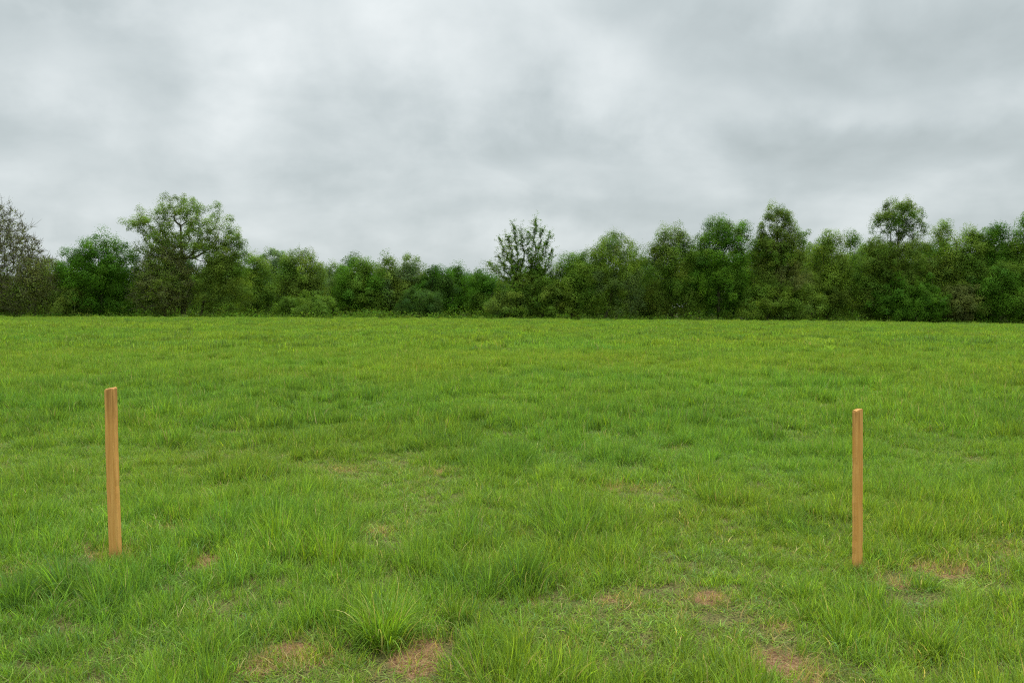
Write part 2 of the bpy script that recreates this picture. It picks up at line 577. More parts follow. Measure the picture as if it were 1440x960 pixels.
# ------------------------------------------------------------------ wooden stakes
def wood_mat(name, seed):
    m, nt, out = new_mat(name); e = N(nt)
    tc = e.node('ShaderNodeTexCoord')
    mp = e.node('ShaderNodeMapping'); mp.inputs['Scale'].default_value = (1, 1, .045)
    mp.inputs['Location'].default_value = (seed, seed * .7, 0)
    e.link(tc.outputs['Object'], mp.inputs['Vector'])
    g1 = e.noise(mp.outputs[0], 75., 5, .6, .4)
    g2 = e.noise(mp.outputs[0], 260., 3, .6, .2)
    mp2 = e.node('ShaderNodeMapping'); mp2.inputs['Scale'].default_value = (1, 1, .25)
    e.link(tc.outputs['Object'], mp2.inputs['Vector'])
    g3 = e.noise(mp2.outputs[0], 14., 4, .6)
    c = e.mix(e.smooth(g1, .3, .7), (.58, .27, .062, 1), (.73, .39, .115, 1))
    c = e.mix(e.smooth(g2, .55, .75, 0, .28), c, (.30, .14, .04, 1))
    c = e.mix(e.smooth(g3, .5, .8, 0, .5), c, (.42, .20, .075, 1))
    sx = e.node('ShaderNodeSeparateXYZ'); e.link(tc.outputs['Object'], sx.inputs[0])
    z = sx.outputs[2]
    topd = e.m('MULTIPLY', e.smooth(z, .70, .97), e.smooth(g1, .38, .62, 1.0, .25))
    c = e.mix(e.m('MULTIPLY', topd, .55), c, (.17, .085, .03, 1))
    low = e.m('MULTIPLY', e.smooth(z, .09, .0), e.smooth(g3, .3, .6))
    c = e.mix(e.m('MULTIPLY', low, .7), c, (.20, .12, .05, 1))
    p = e.node('ShaderNodeBsdfPrincipled'); p.inputs['Roughness'].default_value = .75
    p.inputs['Specular IOR Level'].default_value = .25
    e.link(c, p.inputs['Base Color'])
    b = e.node('ShaderNodeBump'); b.inputs['Strength'].default_value = .5; b.inputs['Distance'].default_value = .002
    e.link(e.m('ADD', g1, g2), b.inputs['Height']); e.link(b.outputs[0], p.inputs['Normal'])
    e.link(p.outputs[0], out.inputs['Surface'])
    return m


def stake(px_b, py_b, px_t, py_t, wpx, rotz, seed, dep, label):
    x, y = ground_at(px_b, py_b)
    z = float(terrain(x, y))
    xt, zt = at_dist(px_t, py_t, y)
    H = math.hypot(xt - x, zt - z)
    w = wpx / F * y
    d = w * dep
    r = np.random.default_rng(seed)
    V = []; Q = []
    zs = [-.28] + list(np.linspace(0, H - .012, 26)) + [H - .004, H]
    prof = [(-1, -1), (-.80, -1.0), (-.25, -1.0), (.3, -1.0), (.80, -1.0), (1, -.8), (1, -.2), (1, .4), (1, .82),
            (.82, 1), (.2, 1), (-.4, 1), (-.82, 1), (-1, .8), (-1, .2), (-1, -.4), (-1, -.82)]
    prof = prof[1:]
    n = len(prof)
    jit = r.normal(0, .012, n)
    for k, zz in enumerate(zs):
        tp = 1.0 if k < len(zs) - 2 else (.975 if k == len(zs) - 2 else .90)
        ox = .0025 * math.sin(zz * 3.1 + seed) + .0008 * r.normal(); oy = .002 * math.cos(zz * 2.3 + seed)
        for j, (a, b) in enumerate(prof):
            s = tp * (1 + jit[j] + .006 * r.normal())
            zo = 0 if k < len(zs) - 2 else .003 * r.normal() + .004 * a
            V.append((a * w / 2 * s + ox, b * d / 2 * s + oy, zz + zo))
    for k in range(len(zs) - 1):
        for j in range(n):
            j2 = (j + 1) % n
            Q.append((k * n + j, k * n + j2, (k + 1) * n + j2, (k + 1) * n + j))
    me = bpy.data.meshes.new('wooden_stake')
    top = [((len(zs) - 1) * n + j) for j in range(n)]
    me.from_pydata(V, [], Q + [tuple(top)])
    me.materials.append(wood_mat('stake_wood_%d' % seed, seed))
    o = link('wooden_stake', me)
    o.location = (x, y, z)
    o.rotation_euler = (r.normal(0, .004), math.atan2(xt - x, zt - z), 0)
    o.rotation_euler.rotate_axis('Z', rotz)
    tag(o, label, 'wooden stake', 'wooden stakes driven into the meadow')
    return o


stake(163, 787, 156, 546, 14.0, math.radians(-4), 3, .8,
      'pale square wooden stake tilted slightly left, on the side of the leafless tree')
stake(1205, 804, 1206, 576, 12.2, math.radians(22), 8, .75,
      'upright square wooden stake showing two faces below its dark-stained top, on the right')


# ------------------------------------------------------------------ trees
TONES = {   # leaf colours (albedo)
    'deep': (.062, .155, .010), 'vivid': (.092, .205, .017), 'mid': (.120, .215, .024), 'olive': (.150, .225, .032),
    'brown': (.165, .200, .050), 'fresh': (.180, .280, .034), 'pale': (.17, .26, .095), 'grey': (.155, .23, .065),
    'dark': (.062, .130, .020)}


def lobes_from_outline(x0, x1, top, bot, r, nsub=9, lean=0.):
    """egg-shaped body with smaller lobes round its upper outline, in photograph pixels"""
    top = top - 3; x0, x1 = x0 - 7, x1 + 7
    cx = (x0 + x1) / 2; w = (x1 - x0) / 2; h = bot - top
    L = [(cx + r.normal(0, .05) * w, top + h * .50, w * .84, h * .49), (cx, top + h * .62, w * .98, h * .36)]
    for k in range(nsub):
        a = math.pi * (k + .5 + r.normal(0, .35)) / nsub
        s = r.uniform(.16, .40)
        o = r.uniform(.74, 1.04)
        L.append((cx + math.cos(a) * w * (1 - s) * o + lean * math.sin(a), top + h * .46 - math.sin(a) * (h * .46 - w * s * .9) * o, w * s, w * s * r.uniform(.8, 1.5)))
    L.append((cx + r.normal(0, .1) * w, top + w * .3, w * .3, w * .3))
    for k in range(4):
        L.append((cx + r.uniform(-.8, .8) * w, bot - h * r.uniform(.12, .4), w * r.uniform(.25, .5), h * r.uniform(.12, .25)))
    return L


def tube_mesh(P0, P1, R0, R1, k=5):
    n = len(P0)
    d = P1 - P0; d /= np.linalg.norm(d, axis=1)[:, None] + 1e-9
    up = np.where(np.abs(d[:, 2:3]) > .9, np.array([[1., 0, 0]]), np.array([[0, 0, 1.]]))
    a = np.cross(d, up); a /= np.linalg.norm(a, axis=1)[:, None] + 1e-9
    b = np.cross(d, a)
    V = np.zeros((n, 2, k, 3))
    for j in range(k):
        t = 2 * np.pi * j / k
        o = a * math.cos(t) + b * math.sin(t)
        V[:, 0, j] = P0 + o * R0[:, None]; V[:, 1, j] = P1 + o * R1[:, None]
    idx = np.arange(n * 2 * k).reshape(n, 2, k)
    q = np.stack([idx[:, 0], np.roll(idx[:, 0], -1, 1), np.roll(idx[:, 1], -1, 1), idx[:, 1]], -1).reshape(-1, 4)
    return V.reshape(-1, 3), q


def build_tree(name, cat, label, D, lobes, tone, trunk, seed, n=420, leaves=46, leaf=.15, clump=.42, trunk_r=.22,
               surf=.45, twigs=0, up=.5, stretch=0., group=None, fork=.45, min_z=None, droop=0., var=.16, tone2=None, depth=1.0,
               shoots=0, fill=1.0, limbs=None, bough=False):
    """a tree whose limbs are grown towards points spread through its crown.
    lobes: (px, py, rx, ry) at distance D; trunk: (px base, px top, py top of the main stem)"""
    r = np.random.default_rng(seed)
    k = D / F
    bx, _ = at_dist(trunk[0], 440, D)
    bz = float(terrain(bx, D)) - .1
    base = np.array([bx, D, bz])
    # attractors
    Ls = [(*at_dist(a, b, D), rx * k, ry * k) for a, b, rx, ry in lobes]
    vol = np.array([l[2] ** 1.6 * l[3] for l in Ls]); vol /= vol.sum()
    pick = r.choice(len(Ls), n, p=vol)
    u = r.normal(size=(n, 3)); u /= np.linalg.norm(u, axis=1)[:, None]
    rad = r.random(n) ** surf
    A = np.zeros((n, 3))
    dy0 = max(l[2] for l in Ls) * .75 * depth
    for i in range(n):
        cx, cz, rx, rz = Ls[pick[i]]
        dyc = 0 if pick[i] == 0 else r.uniform(-1, 1) * max(dy0 - rx, 0) * .75
        A[i] = (cx + u[i, 0] * rx * rad[i], D + dyc + u[i, 1] * rx * rad[i] * depth, cz + u[i, 2] * rz * rad[i])
    if limbs:       # points strung along given limbs: (px0, py0, px1, py1, weight)
        tot = sum(l[4] for l in limbs); B = []
        for (a0, b0, a1, b1, wt) in limbs:
            x0_, z0_ = at_dist(a0, b0, D); x1_, z1_ = at_dist(a1, b1, D)
            yd = r.uniform(-1, 1) * 2.0
            kk_ = max(4, int(n * .85 * wt / tot))
            tq = r.random(kk_) ** .8
            sp_ = .23 * (1.1 - .65 * tq)
            arc_ = np.sin(tq * np.pi) * (-.25)
            B.append(np.stack([x0_ + (x1_ - x0_) * tq + r.normal(0, 1, kk_) * sp_, D + yd * tq + r.normal(0, 1, kk_) * sp_, z0_ + (z1_ - z0_) * tq + arc_], -1))
        B = np.concatenate(B); A = np.concatenate([A[:max(n - len(B), 0)], B])[:n]
    gz = terrain(A[:, 0], A[:, 1]) + .25
    A[:, 2] = np.maximum(A[:, 2], gz + .3 * r.random(n))
    # main stem
    tx, tz = at_dist(trunk[1], trunk[2], D)
    m = 9
    nodes = [base]; par = [-1]; plen = [0.]
    for i in range(1, m + 1):
        t = i / m
        p = base + (np.array([tx, D, tz]) - base) * t + np.array([math.sin(t * 5 + seed) * .12, math.cos(t * 4 + seed) * .12, 0]) * min(1, t * 3)
        nodes.append(p); par.append(i - 1); plen.append(plen[-1] + np.linalg.norm(p - nodes[-2]))
    cap = n * 5 + 20
    NP = np.zeros((cap, 3)); PL = np.full(cap, 1e9)
    NP[:m + 1] = nodes; PL[:m + 1] = plen; cnt = m + 1
    lowest = int(m * fork * .5)
    order = np.argsort(np.linalg.norm(A - np.array([tx, D, tz * .6 + bz * .4]), axis=1))
    tips = []
    for i in order:
        a = A[i]
        dd = a - NP[:cnt]
        dist = np.linalg.norm(dd, axis=1)
        cost = dist * 1.0 + .22 * PL[:cnt] + up * np.maximum(-dd[:, 2] + .2 * dist, 0) * 1.2
        cost[:lowest] += 3
        j = int(np.argmin(cost)); L = dist[j]
        steps = int(np.clip(L / .8, 1, 4))
        prev = j; p0 = NP[j].copy()
        for s in range(1, steps + 1):
            t = s / steps
            p = p0 + (a - p0) * t
            arc = math.sin(t * math.pi) * L * .10
            p = p + np.array([r.normal(0, .05 * L), r.normal(0, .05 * L), (-arc if up > 0 else arc)]) * (1 if s < steps else 0)
            NP[cnt] = p; par.append(prev); PL[cnt] = PL[prev] + np.linalg.norm(p - NP[prev]); prev = cnt; cnt += 1
        tips.append(prev)
    NP = NP[:cnt]; par = np.array(par[:cnt])
    wgt = np.zeros(cnt); wgt[tips] = 1
    for i in range(cnt - 1, 0, -1):
        wgt[par[i]] += wgt[i]
    wgt = np.maximum(wgt, 1)
    rr = trunk_r * .75 * (wgt / n) ** .58
    rr = np.maximum(rr, .010)
    ch = np.arange(1, cnt)
    P0, P1, R0, R1 = NP[par[ch]], NP[ch], np.minimum(rr[par[ch]], rr[ch] * 1.5), rr[ch]
    main = (ch <= m)
    R0[main] = rr[par[ch]][main]
    if R0[0] > 0: R0[0] *= 1.35
    tipn = np.array(tips)
    tdir = NP[tipn] - NP[par[tipn]]; tdir /= np.linalg.norm(tdir, axis=1)[:, None] + 1e-9
    if twigs:
        kk = twigs
        tp = np.repeat(NP[tipn], kk, 0); td = np.repeat(tdir, kk, 0) + r.normal(0, .55, (len(tipn) * kk, 3)); td[:, 2] += .25 - droop
        td /= np.linalg.norm(td, axis=1)[:, None]
        ln = r.uniform(.35, 1.1, len(tp))[:, None]
        tm = tp + td * ln * .5; te = tm + (td + r.normal(0, .35, td.shape)) * ln * .5
        z = np.full(len(tp), .020)
        P0 = np.concatenate([P0, tp, tm]); P1 = np.concatenate([P1, tm, te])
        R0 = np.concatenate([R0, z, z * .8]); R1 = np.concatenate([R1, z * .8, z * .35])
    V, q = tube_mesh(P0, P1, R0, R1, 5)
    root = bpy.data.objects.new(name, None); COL.objects.link(root)
    root.empty_display_size = .5
    root.location = Vector(base)
    tag(root, label, cat, group)
    link('trunk', mesh_np('trunk', V - base, q, M_BARK, smooth=True), root)
    # leaves, gathered in clumps around the twig ends and along the last bit of branch
    if leaves:
        if bough: leaves = int(leaves * 1.6); leaf *= .84
        N_ = len(tipn) * leaves
        c0 = np.repeat(NP[tipn], leaves, 0); dr = np.repeat(tdir, leaves, 0)
        cs = np.repeat(clump * r.uniform(.6, 1.35, len(tipn)), leaves)
        off = r.normal(0, 1, (N_, 3))
        if bough:       # leaves on the outside of a rounded bough, most of them on its upper side
            off /= np.linalg.norm(off, axis=1)[:, None]
            off[:, 2] = np.where(off[:, 2] < -.6, -off[:, 2], off[:, 2])
            wob = .72 + .55 * vnoise(off[:, 0] * 1.8 + np.repeat(np.arange(len(tipn)) * 3.1, leaves), off[:, 2] * 1.8 + off[:, 1] * 1.3)
            off *= (cs * wob * (.42 + .60 * r.random(N_) ** .8))[:, None]
            off[:, 2] = off[:, 2] * 1.0 - .1 * r.random(N_)
        else:
            off *= (cs * .52)[:, None]
            off[:, 2] *= .72
        if stretch:
            off = off * .5 + dr * (r.uniform(-1, 1, N_) * cs * stretch)[:, None]
        if droop:
            off[:, 2] -= droop * r.random(N_) * cs * 2.2
        C = c0 + off
        if shoots:      # leafy shoots that break the outline
            sel = r.integers(0, len(tipn), shoots)
            k2 = 34
            sd = tdir[sel] * .5 + r.normal(0, .3, (shoots, 3)); sd[:, 2] += .8
            sd /= np.linalg.norm(sd, axis=1)[:, None]
            sl = r.uniform(.5, 1.3, shoots)
            C2 = np.repeat(NP[tipn[sel]], k2, 0) + np.repeat(sd * sl[:, None], k2, 0) * r.random((shoots * k2, 1)) + r.normal(0, .09, (shoots * k2, 3))
            C = np.concatenate([C, C2]); N_ = len(C)
        nf = 0
        if fill:        # leaves through the inside of the crown
            vols = np.array([4.19 * l[2] * l[2] * l[3] for l in Ls])
            nf = int(min(vols.sum() * 12 * fill, 15000))
            pk = r.choice(len(Ls), nf, p=vols / vols.sum())
            uu = r.normal(size=(nf, 3)); uu /= np.linalg.norm(uu, axis=1)[:, None]
            LL = np.array(Ls)[pk]
            lim = (.72 + .25 * fbm(uu[:, 0] * 3 + pk * 5, uu[:, 2] * 3 + uu[:, 1] * 2, 1., 2, 4))
            rf_ = r.random(nf) ** (1 / 2.2) * lim
            C3 = np.stack([LL[:, 0] + uu[:, 0] * LL[:, 2] * rf_, D + uu[:, 1] * np.maximum(LL[:, 2], dy0 * .6) * rf_, LL[:, 1] + uu[:, 2] * LL[:, 3] * rf_], -1)
            C = np.concatenate([C, C3]); N_ = len(C)
        C[:, 2] = np.maximum(C[:, 2], terrain(C[:, 0], C[:, 1]) + .05 + .5 * r.random(N_))
        n1 = r.normal(size=(N_, 3)); n1[:, 2] += .0; n1 /= np.linalg.norm(n1, axis=1)[:, None]
        cc_ = np.array([L0_[0] for L0_ in Ls]); cz_ = np.average([l[1] for l in Ls], weights=vol)
        ax = np.array([np.average(cc_, weights=vol), D, cz_])
        o1 = C - ax; o1 /= np.linalg.norm(o1, axis=1)[:, None] + 1e-9
        o2 = C - np.concatenate([np.repeat(NP[tipn] - (np.array([0, 0, .25]) if bough else tdir * .4), leaves, 0), C[len(tipn) * leaves:] - o1[len(tipn) * leaves:]])
        o2 /= np.linalg.norm(o2, axis=1)[:, None] + 1e-9
        nn = (o1 * .45 + o2 * 1.0 + r.normal(size=(N_, 3)) * .30) if bough else (o1 * .7 + o2 * .6 + r.normal(size=(N_, 3)) * .5)
        nn[:, 2] += .18
        nn /= np.linalg.norm(nn, axis=1)[:, None] + 1e-9
        n1 = np.cross(nn, n1); n1 /= np.linalg.norm(n1, axis=1)[:, None] + 1e-9
        n2 = np.cross(nn, n1)
        sz = leaf * 1.12 * r.uniform(.55, 1.3, N_)
        if nf: sz[-nf:] *= 1.25
        e1 = n1 * (sz * .5)[:, None]; e2 = n2 * (sz * .40)[:, None]
        V = np.stack([C - e1, C - e2 + e1 * .15, C + e1, C + e2 + e1 * .15], 1).reshape(-1, 3)
        q = np.arange(N_ * 4).reshape(-1, 4)
        t0 = np.array(TONES[tone]); t1 = np.array(TONES[tone2 or tone])
        zz = fbm(C[:, 0], C[:, 2], 2.2, 2, seed % 40)
        f = sstep(.40, .62, zz)[:, None]
        col = t0 * (1 - f) + t1 * f
        clv = np.exp(r.normal(0, var, len(tipn))); clh = r.normal(0, .10, len(tipn))
        cv = np.concatenate([np.repeat(clv, leaves), np.ones(N_ - len(tipn) * leaves)])
        chh = np.concatenate([np.repeat(clh, leaves), np.full(N_ - len(tipn) * leaves, .12)])
        lv = np.exp(r.normal(0, .05, N_))
        hh = chh * .8 + r.normal(0, .05, N_)
        col = col * (cv * lv)[:, None] * np.stack([np.exp(hh), np.exp(hh * .3), np.exp(-hh)], -1)
        link('crown', mesh_np('crown', V - base, q, M_LEAF, np.repeat(np.clip(col, 0, .6), 4, 0)), root)
    return root


def generic(x0, x1, top, D, tone, seed, label, name='deciduous_tree', cat='tree', bot=446, n=None, group=None, lean=0., **kw):
    r = np.random.default_rng(seed + 1000)
    cx = (x0 + x1) / 2
    L = lobes_from_outline(x0, x1, top, bot, r, lean=lean)
    area = (x1 - x0) * (bot - top) * (D / F) ** 2
    if kw.get('twigs'):
        kw.setdefault('clump', .5); kw['leaves'] = int(kw.get('leaves', 50) * 1.2); per = 13
    else:
        k_ = D / 96.
        kw['clump'] = (.62 if cat == 'shrub' else .80) * k_; kw['leaves'] = 165; kw['bough'] = True
        kw.setdefault('fill', .5); per = (7.5 if cat == 'shrub' else 5.2) / k_ ** 2
    if n is None: n = int(np.clip(area * per, 60, 1400))
    kw['leaf'] = kw.get('leaf', .13) * .92
    return build_tree(name, cat, label, D, L, tone, (cx, cx + lean, top + (bot - top) * .42), seed, n=n, group=group, **kw)


G_WOOD = 'trees of the wood edge beyond the meadow'
# 1 leafless tree, far left
build_tree('bare_tree', 'tree', 'nearly leafless tree with fine grey-brown twigs at the left edge of the picture', 97,
           [(-8, 372, 62, 82), (-12, 320, 30, 46), (24, 350, 26, 36), (45, 366, 24, 30), (-50, 350, 50, 60), (8, 312, 15, 26), (56, 385, 16, 30)],
           'brown', (-4, -6, 350), 21, n=1200, leaves=10, fill=.08, leaf=.13, clump=.5, trunk_r=.30, twigs=6, surf=.42, up=.9, group=G_WOOD)
# 2 olive thin-leaved tree
build_tree('young_tree', 'tree', 'thin-leaved brownish olive tree with slim stem, between the leafless and dark green trees', 95.0,
           [(50, 402, 30, 44), (40, 380, 18, 22), (66, 384, 18, 24), (28, 415, 24, 30), (75, 420, 20, 26)],
           'brown', (51, 50, 372), 22, n=420, leaves=26, leaf=.12, clump=.55, trunk_r=.10, twigs=3, tone2='olive', group=G_WOOD, up=.8)
generic(-60, 40, 388, 98, 'brown', 23, 'low tangled brown-green thicket below the leafless tree at the far left', name='thicket', cat='shrub', tone2='olive',
        leaf=.12, leaves=46, clump=.6, group='shrubs along the foot of the wood')
# 3 deep green dense tree
build_tree('deciduous_tree', 'tree', 'dense rounded tree of deep dark green leaves, left of the tall open-crowned tree', 96,
           [(140, 398, 54, 52), (138, 352, 24, 26), (112, 368, 26, 26), (166, 362, 26, 24), (95, 392, 20, 30), (186, 384, 18, 30), (140, 335, 12, 14), (122, 350, 14, 14), (158, 346, 14, 14),
            (110, 425, 34, 22), (175, 425, 32, 22), (88, 376, 10, 14), (192, 362, 9, 14)],
           'deep', (142, 140, 372), 24, n=330, leaves=170, leaf=.13, clump=.80, bough=True, fill=.5, trunk_r=.25, tone2='vivid', shoots=50, group=G_WOOD, var=.22)
# 5 big open-crowned tree: pale leaves at the ends of spreading limbs
build_tree('deciduous_tree', 'tree', 'tall open-crowned tree with pale yellow-green leaves and spreading dark limbs, tallest on the left', 96.5,
           [(255, 322, 46, 40), (215, 312, 30, 24), (240, 296, 30, 22), (262, 292, 26, 18), (292, 304, 22, 20), (308, 318, 22, 22), (200, 318, 22, 14),
            (228, 335, 30, 16), (322, 338, 20, 20), (288, 330, 30, 26), (186, 315, 10, 8), (252, 280, 14, 8), (296, 290, 12, 8), (338, 330, 8, 9), (255, 350, 50, 18), (212, 345, 22, 12), (222, 362, 24, 16), (295, 358, 26, 20)],
           'olive', (256, 256, 318), 25, n=480, leaves=95, leaf=.11, clump=.55, bough=True, fill=.0, trunk_r=.42, surf=.33, up=.55, tone2='fresh', group=G_WOOD, fork=1.0)
build_tree('deciduous_tree', 'tree', 'smaller multi-stemmed olive green tree against the right side of the tall open-crowned tree', 95.8,
           [(318, 372, 30, 50), (322, 345, 22, 22), (338, 352, 14, 20), (300, 380, 24, 34), (330, 410, 26, 34), (290, 412, 30, 30)],
           'olive', (275, 300, 375), 26, n=230, leaves=150, leaf=.115, clump=.72, bough=True, fill=.3, trunk_r=.18, group=G_WOOD, tone2='mid', up=.8)
generic(195, 270, 346, 95.0, 'olive', 27, 'hazy olive shrubby tree in front of the tall open-crowned tree trunk', tone2='brown', leaf=.12, leaves=46, clump=.6, twigs=3, group=G_WOOD, n=700)
generic(76, 122, 408, 94.2, 'olive', 29, 'small light olive bush at the foot of the dense dark green tree', name='shrub', cat='shrub', leaf=.12, leaves=40, group='shrubs along the foot of the wood')
# middle gap: farther and lower
generic(335, 385, 360, 104, 'mid', 31, 'mid green tree just right of the tall open-crowned tree, with a loose top', tone2='fresh', shoots=40, group=G_WOOD)
generic(362, 420, 352, 128, 'pale', 32, 'pale bluish green tree farther back, left end of the low middle stretch of the wood', leaf=.2, shoots=40, group=G_WOOD)
generic(388, 462, 356, 108, 'olive', 33, 'yellowish green tree with ragged upright shoots in the low stretch of the wood', tone2='mid', shoots=120, leaf=.15, group=G_WOOD)
generic(448, 500, 372, 118, 'mid', 34, 'small mid green tree just right of the yellowish ragged one', tone2='pale', shoots=40, leaf=.18, group=G_WOOD)
generic(472, 540, 368, 112, 'vivid', 35, 'full rounded bright green tree in the low stretch of the wood', tone2='mid', shoots=40, leaf=.17, group=G_WOOD)
generic(470, 520, 362, 135, 'dark', 36, 'dark tree top showing behind the rounded bright green tree', leaf=.2, group=G_WOOD)
generic(522, 600, 360, 116, 'grey', 37, 'broad greyish green tree, highest of the low middle stretch', tone2='olive', leaf=.17, shoots=30, group=G_WOOD)
generic(588, 640, 377, 114, 'dark', 38, 'dark green round-topped tree right of the broad greyish one', tone2='deep', leaf=.17, group=G_WOOD)
generic(626, 668, 380, 118, 'deep', 39, 'low dark green tree second left of the upswept tree', leaf=.17, group=G_WOOD)
generic(655, 700, 384, 108, 'mid', 40, 'small mid green tree right beside the upswept tree on its left', tone2='deep', leaf=.16, group=G_WOOD)
generic(392, 470, 418, 98, 'mid', 42, 'low green bush below the yellowish ragged tree', name='shrub', cat='shrub', tone2='mid', leaf=.13, group='shrubs along the foot of the wood')
generic(560, 622, 410, 99, 'dark', 44, 'low green bush below the dark round-topped tree', name='shrub', cat='shrub', tone2='dark', leaf=.13, group='shrubs along the foot of the wood')
# 15 upswept tree in the middle
UP = [(733, 360, 34, 46), (712, 340, 15, 26), (724, 330, 13, 24), (752, 325, 13, 28), (742, 345, 18, 34), (768, 352, 12, 24), (776, 345, 6, 18), (703, 350, 12, 20),
      (700, 375, 20, 10), (688, 371, 10, 6), (765, 375, 16, 14), (755, 312, 6, 12), (716, 318, 6, 12), (735, 395, 34, 22)]
build_tree('upswept_tree', 'tree', 'tree with steeply upswept leafy branches and a forked stem, standing out alone in mid skyline', 95.5,
           [(735, 400, 38, 22), (705, 378, 22, 9), (690, 371, 10, 5), (735, 388, 26, 14)], 'mid', (731, 733, 395), 46, n=900, leaves=62, leaf=.095, clump=.37, fill=.05,
           limbs=[(732, 400, 712, 325, 1.0), (733, 400, 722, 312, 1.1), (732, 405, 702, 336, .9), (731, 405, 697, 352, .7), (735, 400, 733, 315, 1.0), (731, 405, 688, 370, .6),
                  (746, 405, 744, 322, 1.0), (747, 400, 753, 305, 1.2), (748, 400, 763, 320, 1.1), (749, 405, 774, 325, 1.0), (750, 405, 779, 348, .8), (750, 408, 776, 362, .6), (731, 400, 716, 350, .6), (748, 400, 760, 350, .6)], trunk_r=.42, surf=.4, up=1.5, stretch=1.7, tone2='olive', group=G_WOOD, fork=.9)
generic(686, 748, 405, 94.5, 'olive', 47, 'rounded olive shrub at the foot of the upswept tree', name='shrub', cat='shrub', tone2='mid', leaf=.12, leaves=44, group='shrubs along the foot of the wood', bot=450)
generic(735, 792, 392, 95, 'mid', 48, 'green shrub filling the foot of the wood right of the upswept tree', name='shrub', cat='shrub', tone2='olive', leaf=.12, leaves=44, group='shrubs along the foot of the wood', bot=450)
generic(770, 838, 358, 96, 'mid', 49, 'yellow-green tree with a fringe of spiky shoots, between the upswept tree and the drooping one', tone2='fresh', shoots=160, leaf=.13, group=G_WOOD, bot=450)
build_tree('drooping_tree', 'tree', 'pale green round-topped tree with drooping outer twigs and grey-green skirts', 95,
           [(864, 385, 38, 60), (862, 346, 30, 22), (840, 362, 20, 26), (890, 362, 17, 26), (845, 410, 26, 34), (880, 415, 28, 32), (858, 334, 16, 10), (898, 380, 10, 18)],
           'fresh', (846, 868, 378), 50, n=420, leaves=120, leaf=.115, clump=.68, bough=True, fill=.4, trunk_r=.24, surf=.4, up=.3, droop=.5, tone2='grey', group=G_WOOD)
generic(885, 925, 380, 100, 'dark', 51, 'dark green tree filling the gap right of the drooping tree', leaf=.14, group=G_WOOD, bot=450)
build_tree('deciduous_tree', 'tree', 'tall olive green tree with an upright oval crown right of the drooping tree', 96,
           [(942, 390, 36, 62), (942, 345, 26, 28), (925, 355, 14, 22), (963, 350, 14, 22), (945, 328, 18, 11), (912, 370, 8, 16), (930, 420, 28, 28), (962, 415, 24, 30)],
           'olive', (944, 943, 365), 52, n=290, leaves=170, leaf=.12, clump=.76, bough=True, fill=.5, trunk_r=.25, tone2='mid', shoots=40, group=G_WOOD)
build_tree('deciduous_tree', 'tree', 'broad dense bright green tree, fullest crown right of the middle', 96,
           [(1012, 385, 44, 68), (1005, 335, 28, 28), (1040, 335, 22, 26), (985, 355, 18, 26), (1010, 318, 20, 12), (1045, 320, 12, 12), (985, 410, 24, 34), (1035, 415, 26, 32), (975, 372, 12, 18)],
           'vivid', (1012, 1012, 365), 53, n=400, leaves=170, leaf=.12, clump=.80, bough=True, fill=.5, trunk_r=.28, tone2='mid', shoots=60, group=G_WOOD, var=.22)
build_tree('deciduous_tree', 'tree', 'tall olive tree with airy pointed top, right of the broad bright green tree', 95.5,
           [(1094, 325, 26, 36), (1090, 300, 16, 14), (1118, 335, 12, 18), (1075, 318, 14, 20), (1108, 312, 12, 16), (1130, 340, 8, 14), (1092, 358, 36, 30), (1070, 345, 22, 22), (1116, 352, 22, 22)],
           'olive', (1092, 1092, 315), 54, n=330, leaves=110, leaf=.115, clump=.58, bough=True, fill=.1, trunk_r=.25, tone2='mid', group=G_WOOD, surf=.4, up=.9)
generic(1056, 1140, 338, 95.9, 'olive', 55, 'darker olive tree below the airy pointed top', tone2='brown', leaf=.12, leaves=44, group=G_WOOD, bot=451)
generic(1044, 1112, 398, 93.6, 'fresh', 56, 'light green rounded bush in front of the trees right of the middle', name='shrub', cat='shrub', tone2='mid', leaf=.11, leaves=48, group='shrubs along the foot of the wood', bot=452)
generic(1098, 1158, 412, 93.9, 'mid', 57, 'low spreading green bush touching the light green rounded bush on its right', name='shrub', cat='shrub', tone2='fresh', leaf=.11, leaves=44, group='shrubs along the foot of the wood', bot=452)
generic(1130, 1196, 327, 98, 'fresh', 58, 'smooth-topped yellow-green tree right of the olive tree with the airy pointed top', tone2='olive', leaf=.13, group=G_WOOD, bot=452, leaves=50)
generic(1182, 1216, 328, 106, 'mid', 59, 'narrow tree top behind others, just left of the tall round-crowned tree', leaf=.15, group=G_WOOD, bot=452)
build_tree('deciduous_tree', 'tree', 'tall tree with a high round crown on a bare forked stem, tallest on the right', 95,
           [(1264, 308, 30, 26), (1262, 292, 22, 13), (1245, 308, 14, 16), (1285, 306, 14, 18), (1238, 318, 9, 10), (1280, 330, 18, 12), (1292, 322, 7, 10), (1262, 365, 40, 30), (1266, 400, 30, 30)],
           'mid', (1262, 1262, 330), 60, n=400, leaves=110, leaf=.115, clump=.56, bough=True, fill=.0, trunk_r=.24, tone2='olive', group=G_WOOD, surf=.36, up=.9, fork=1.2)
generic(1200, 1262, 333, 96.5, 'olive', 61, 'olive tree hiding the left of the tall round-crowned tree stem', tone2='mid', leaf=.13, leaves=34, group=G_WOOD, bot=453)
generic(1258, 1314, 338, 96.8, 'olive', 62, 'olive tree against the right side of the tall round-crowned tree stem', tone2='grey', leaf=.13, leaves=34, group=G_WOOD, bot=453)
generic(1300, 1352, 314, 97, 'fresh', 63, 'tall light yellow-green tree with a rounded top, second tree right of the round-crowned one', tone2='olive', leaf=.13, leaves=42, group=G_WOOD, bot=454, shoots=40)
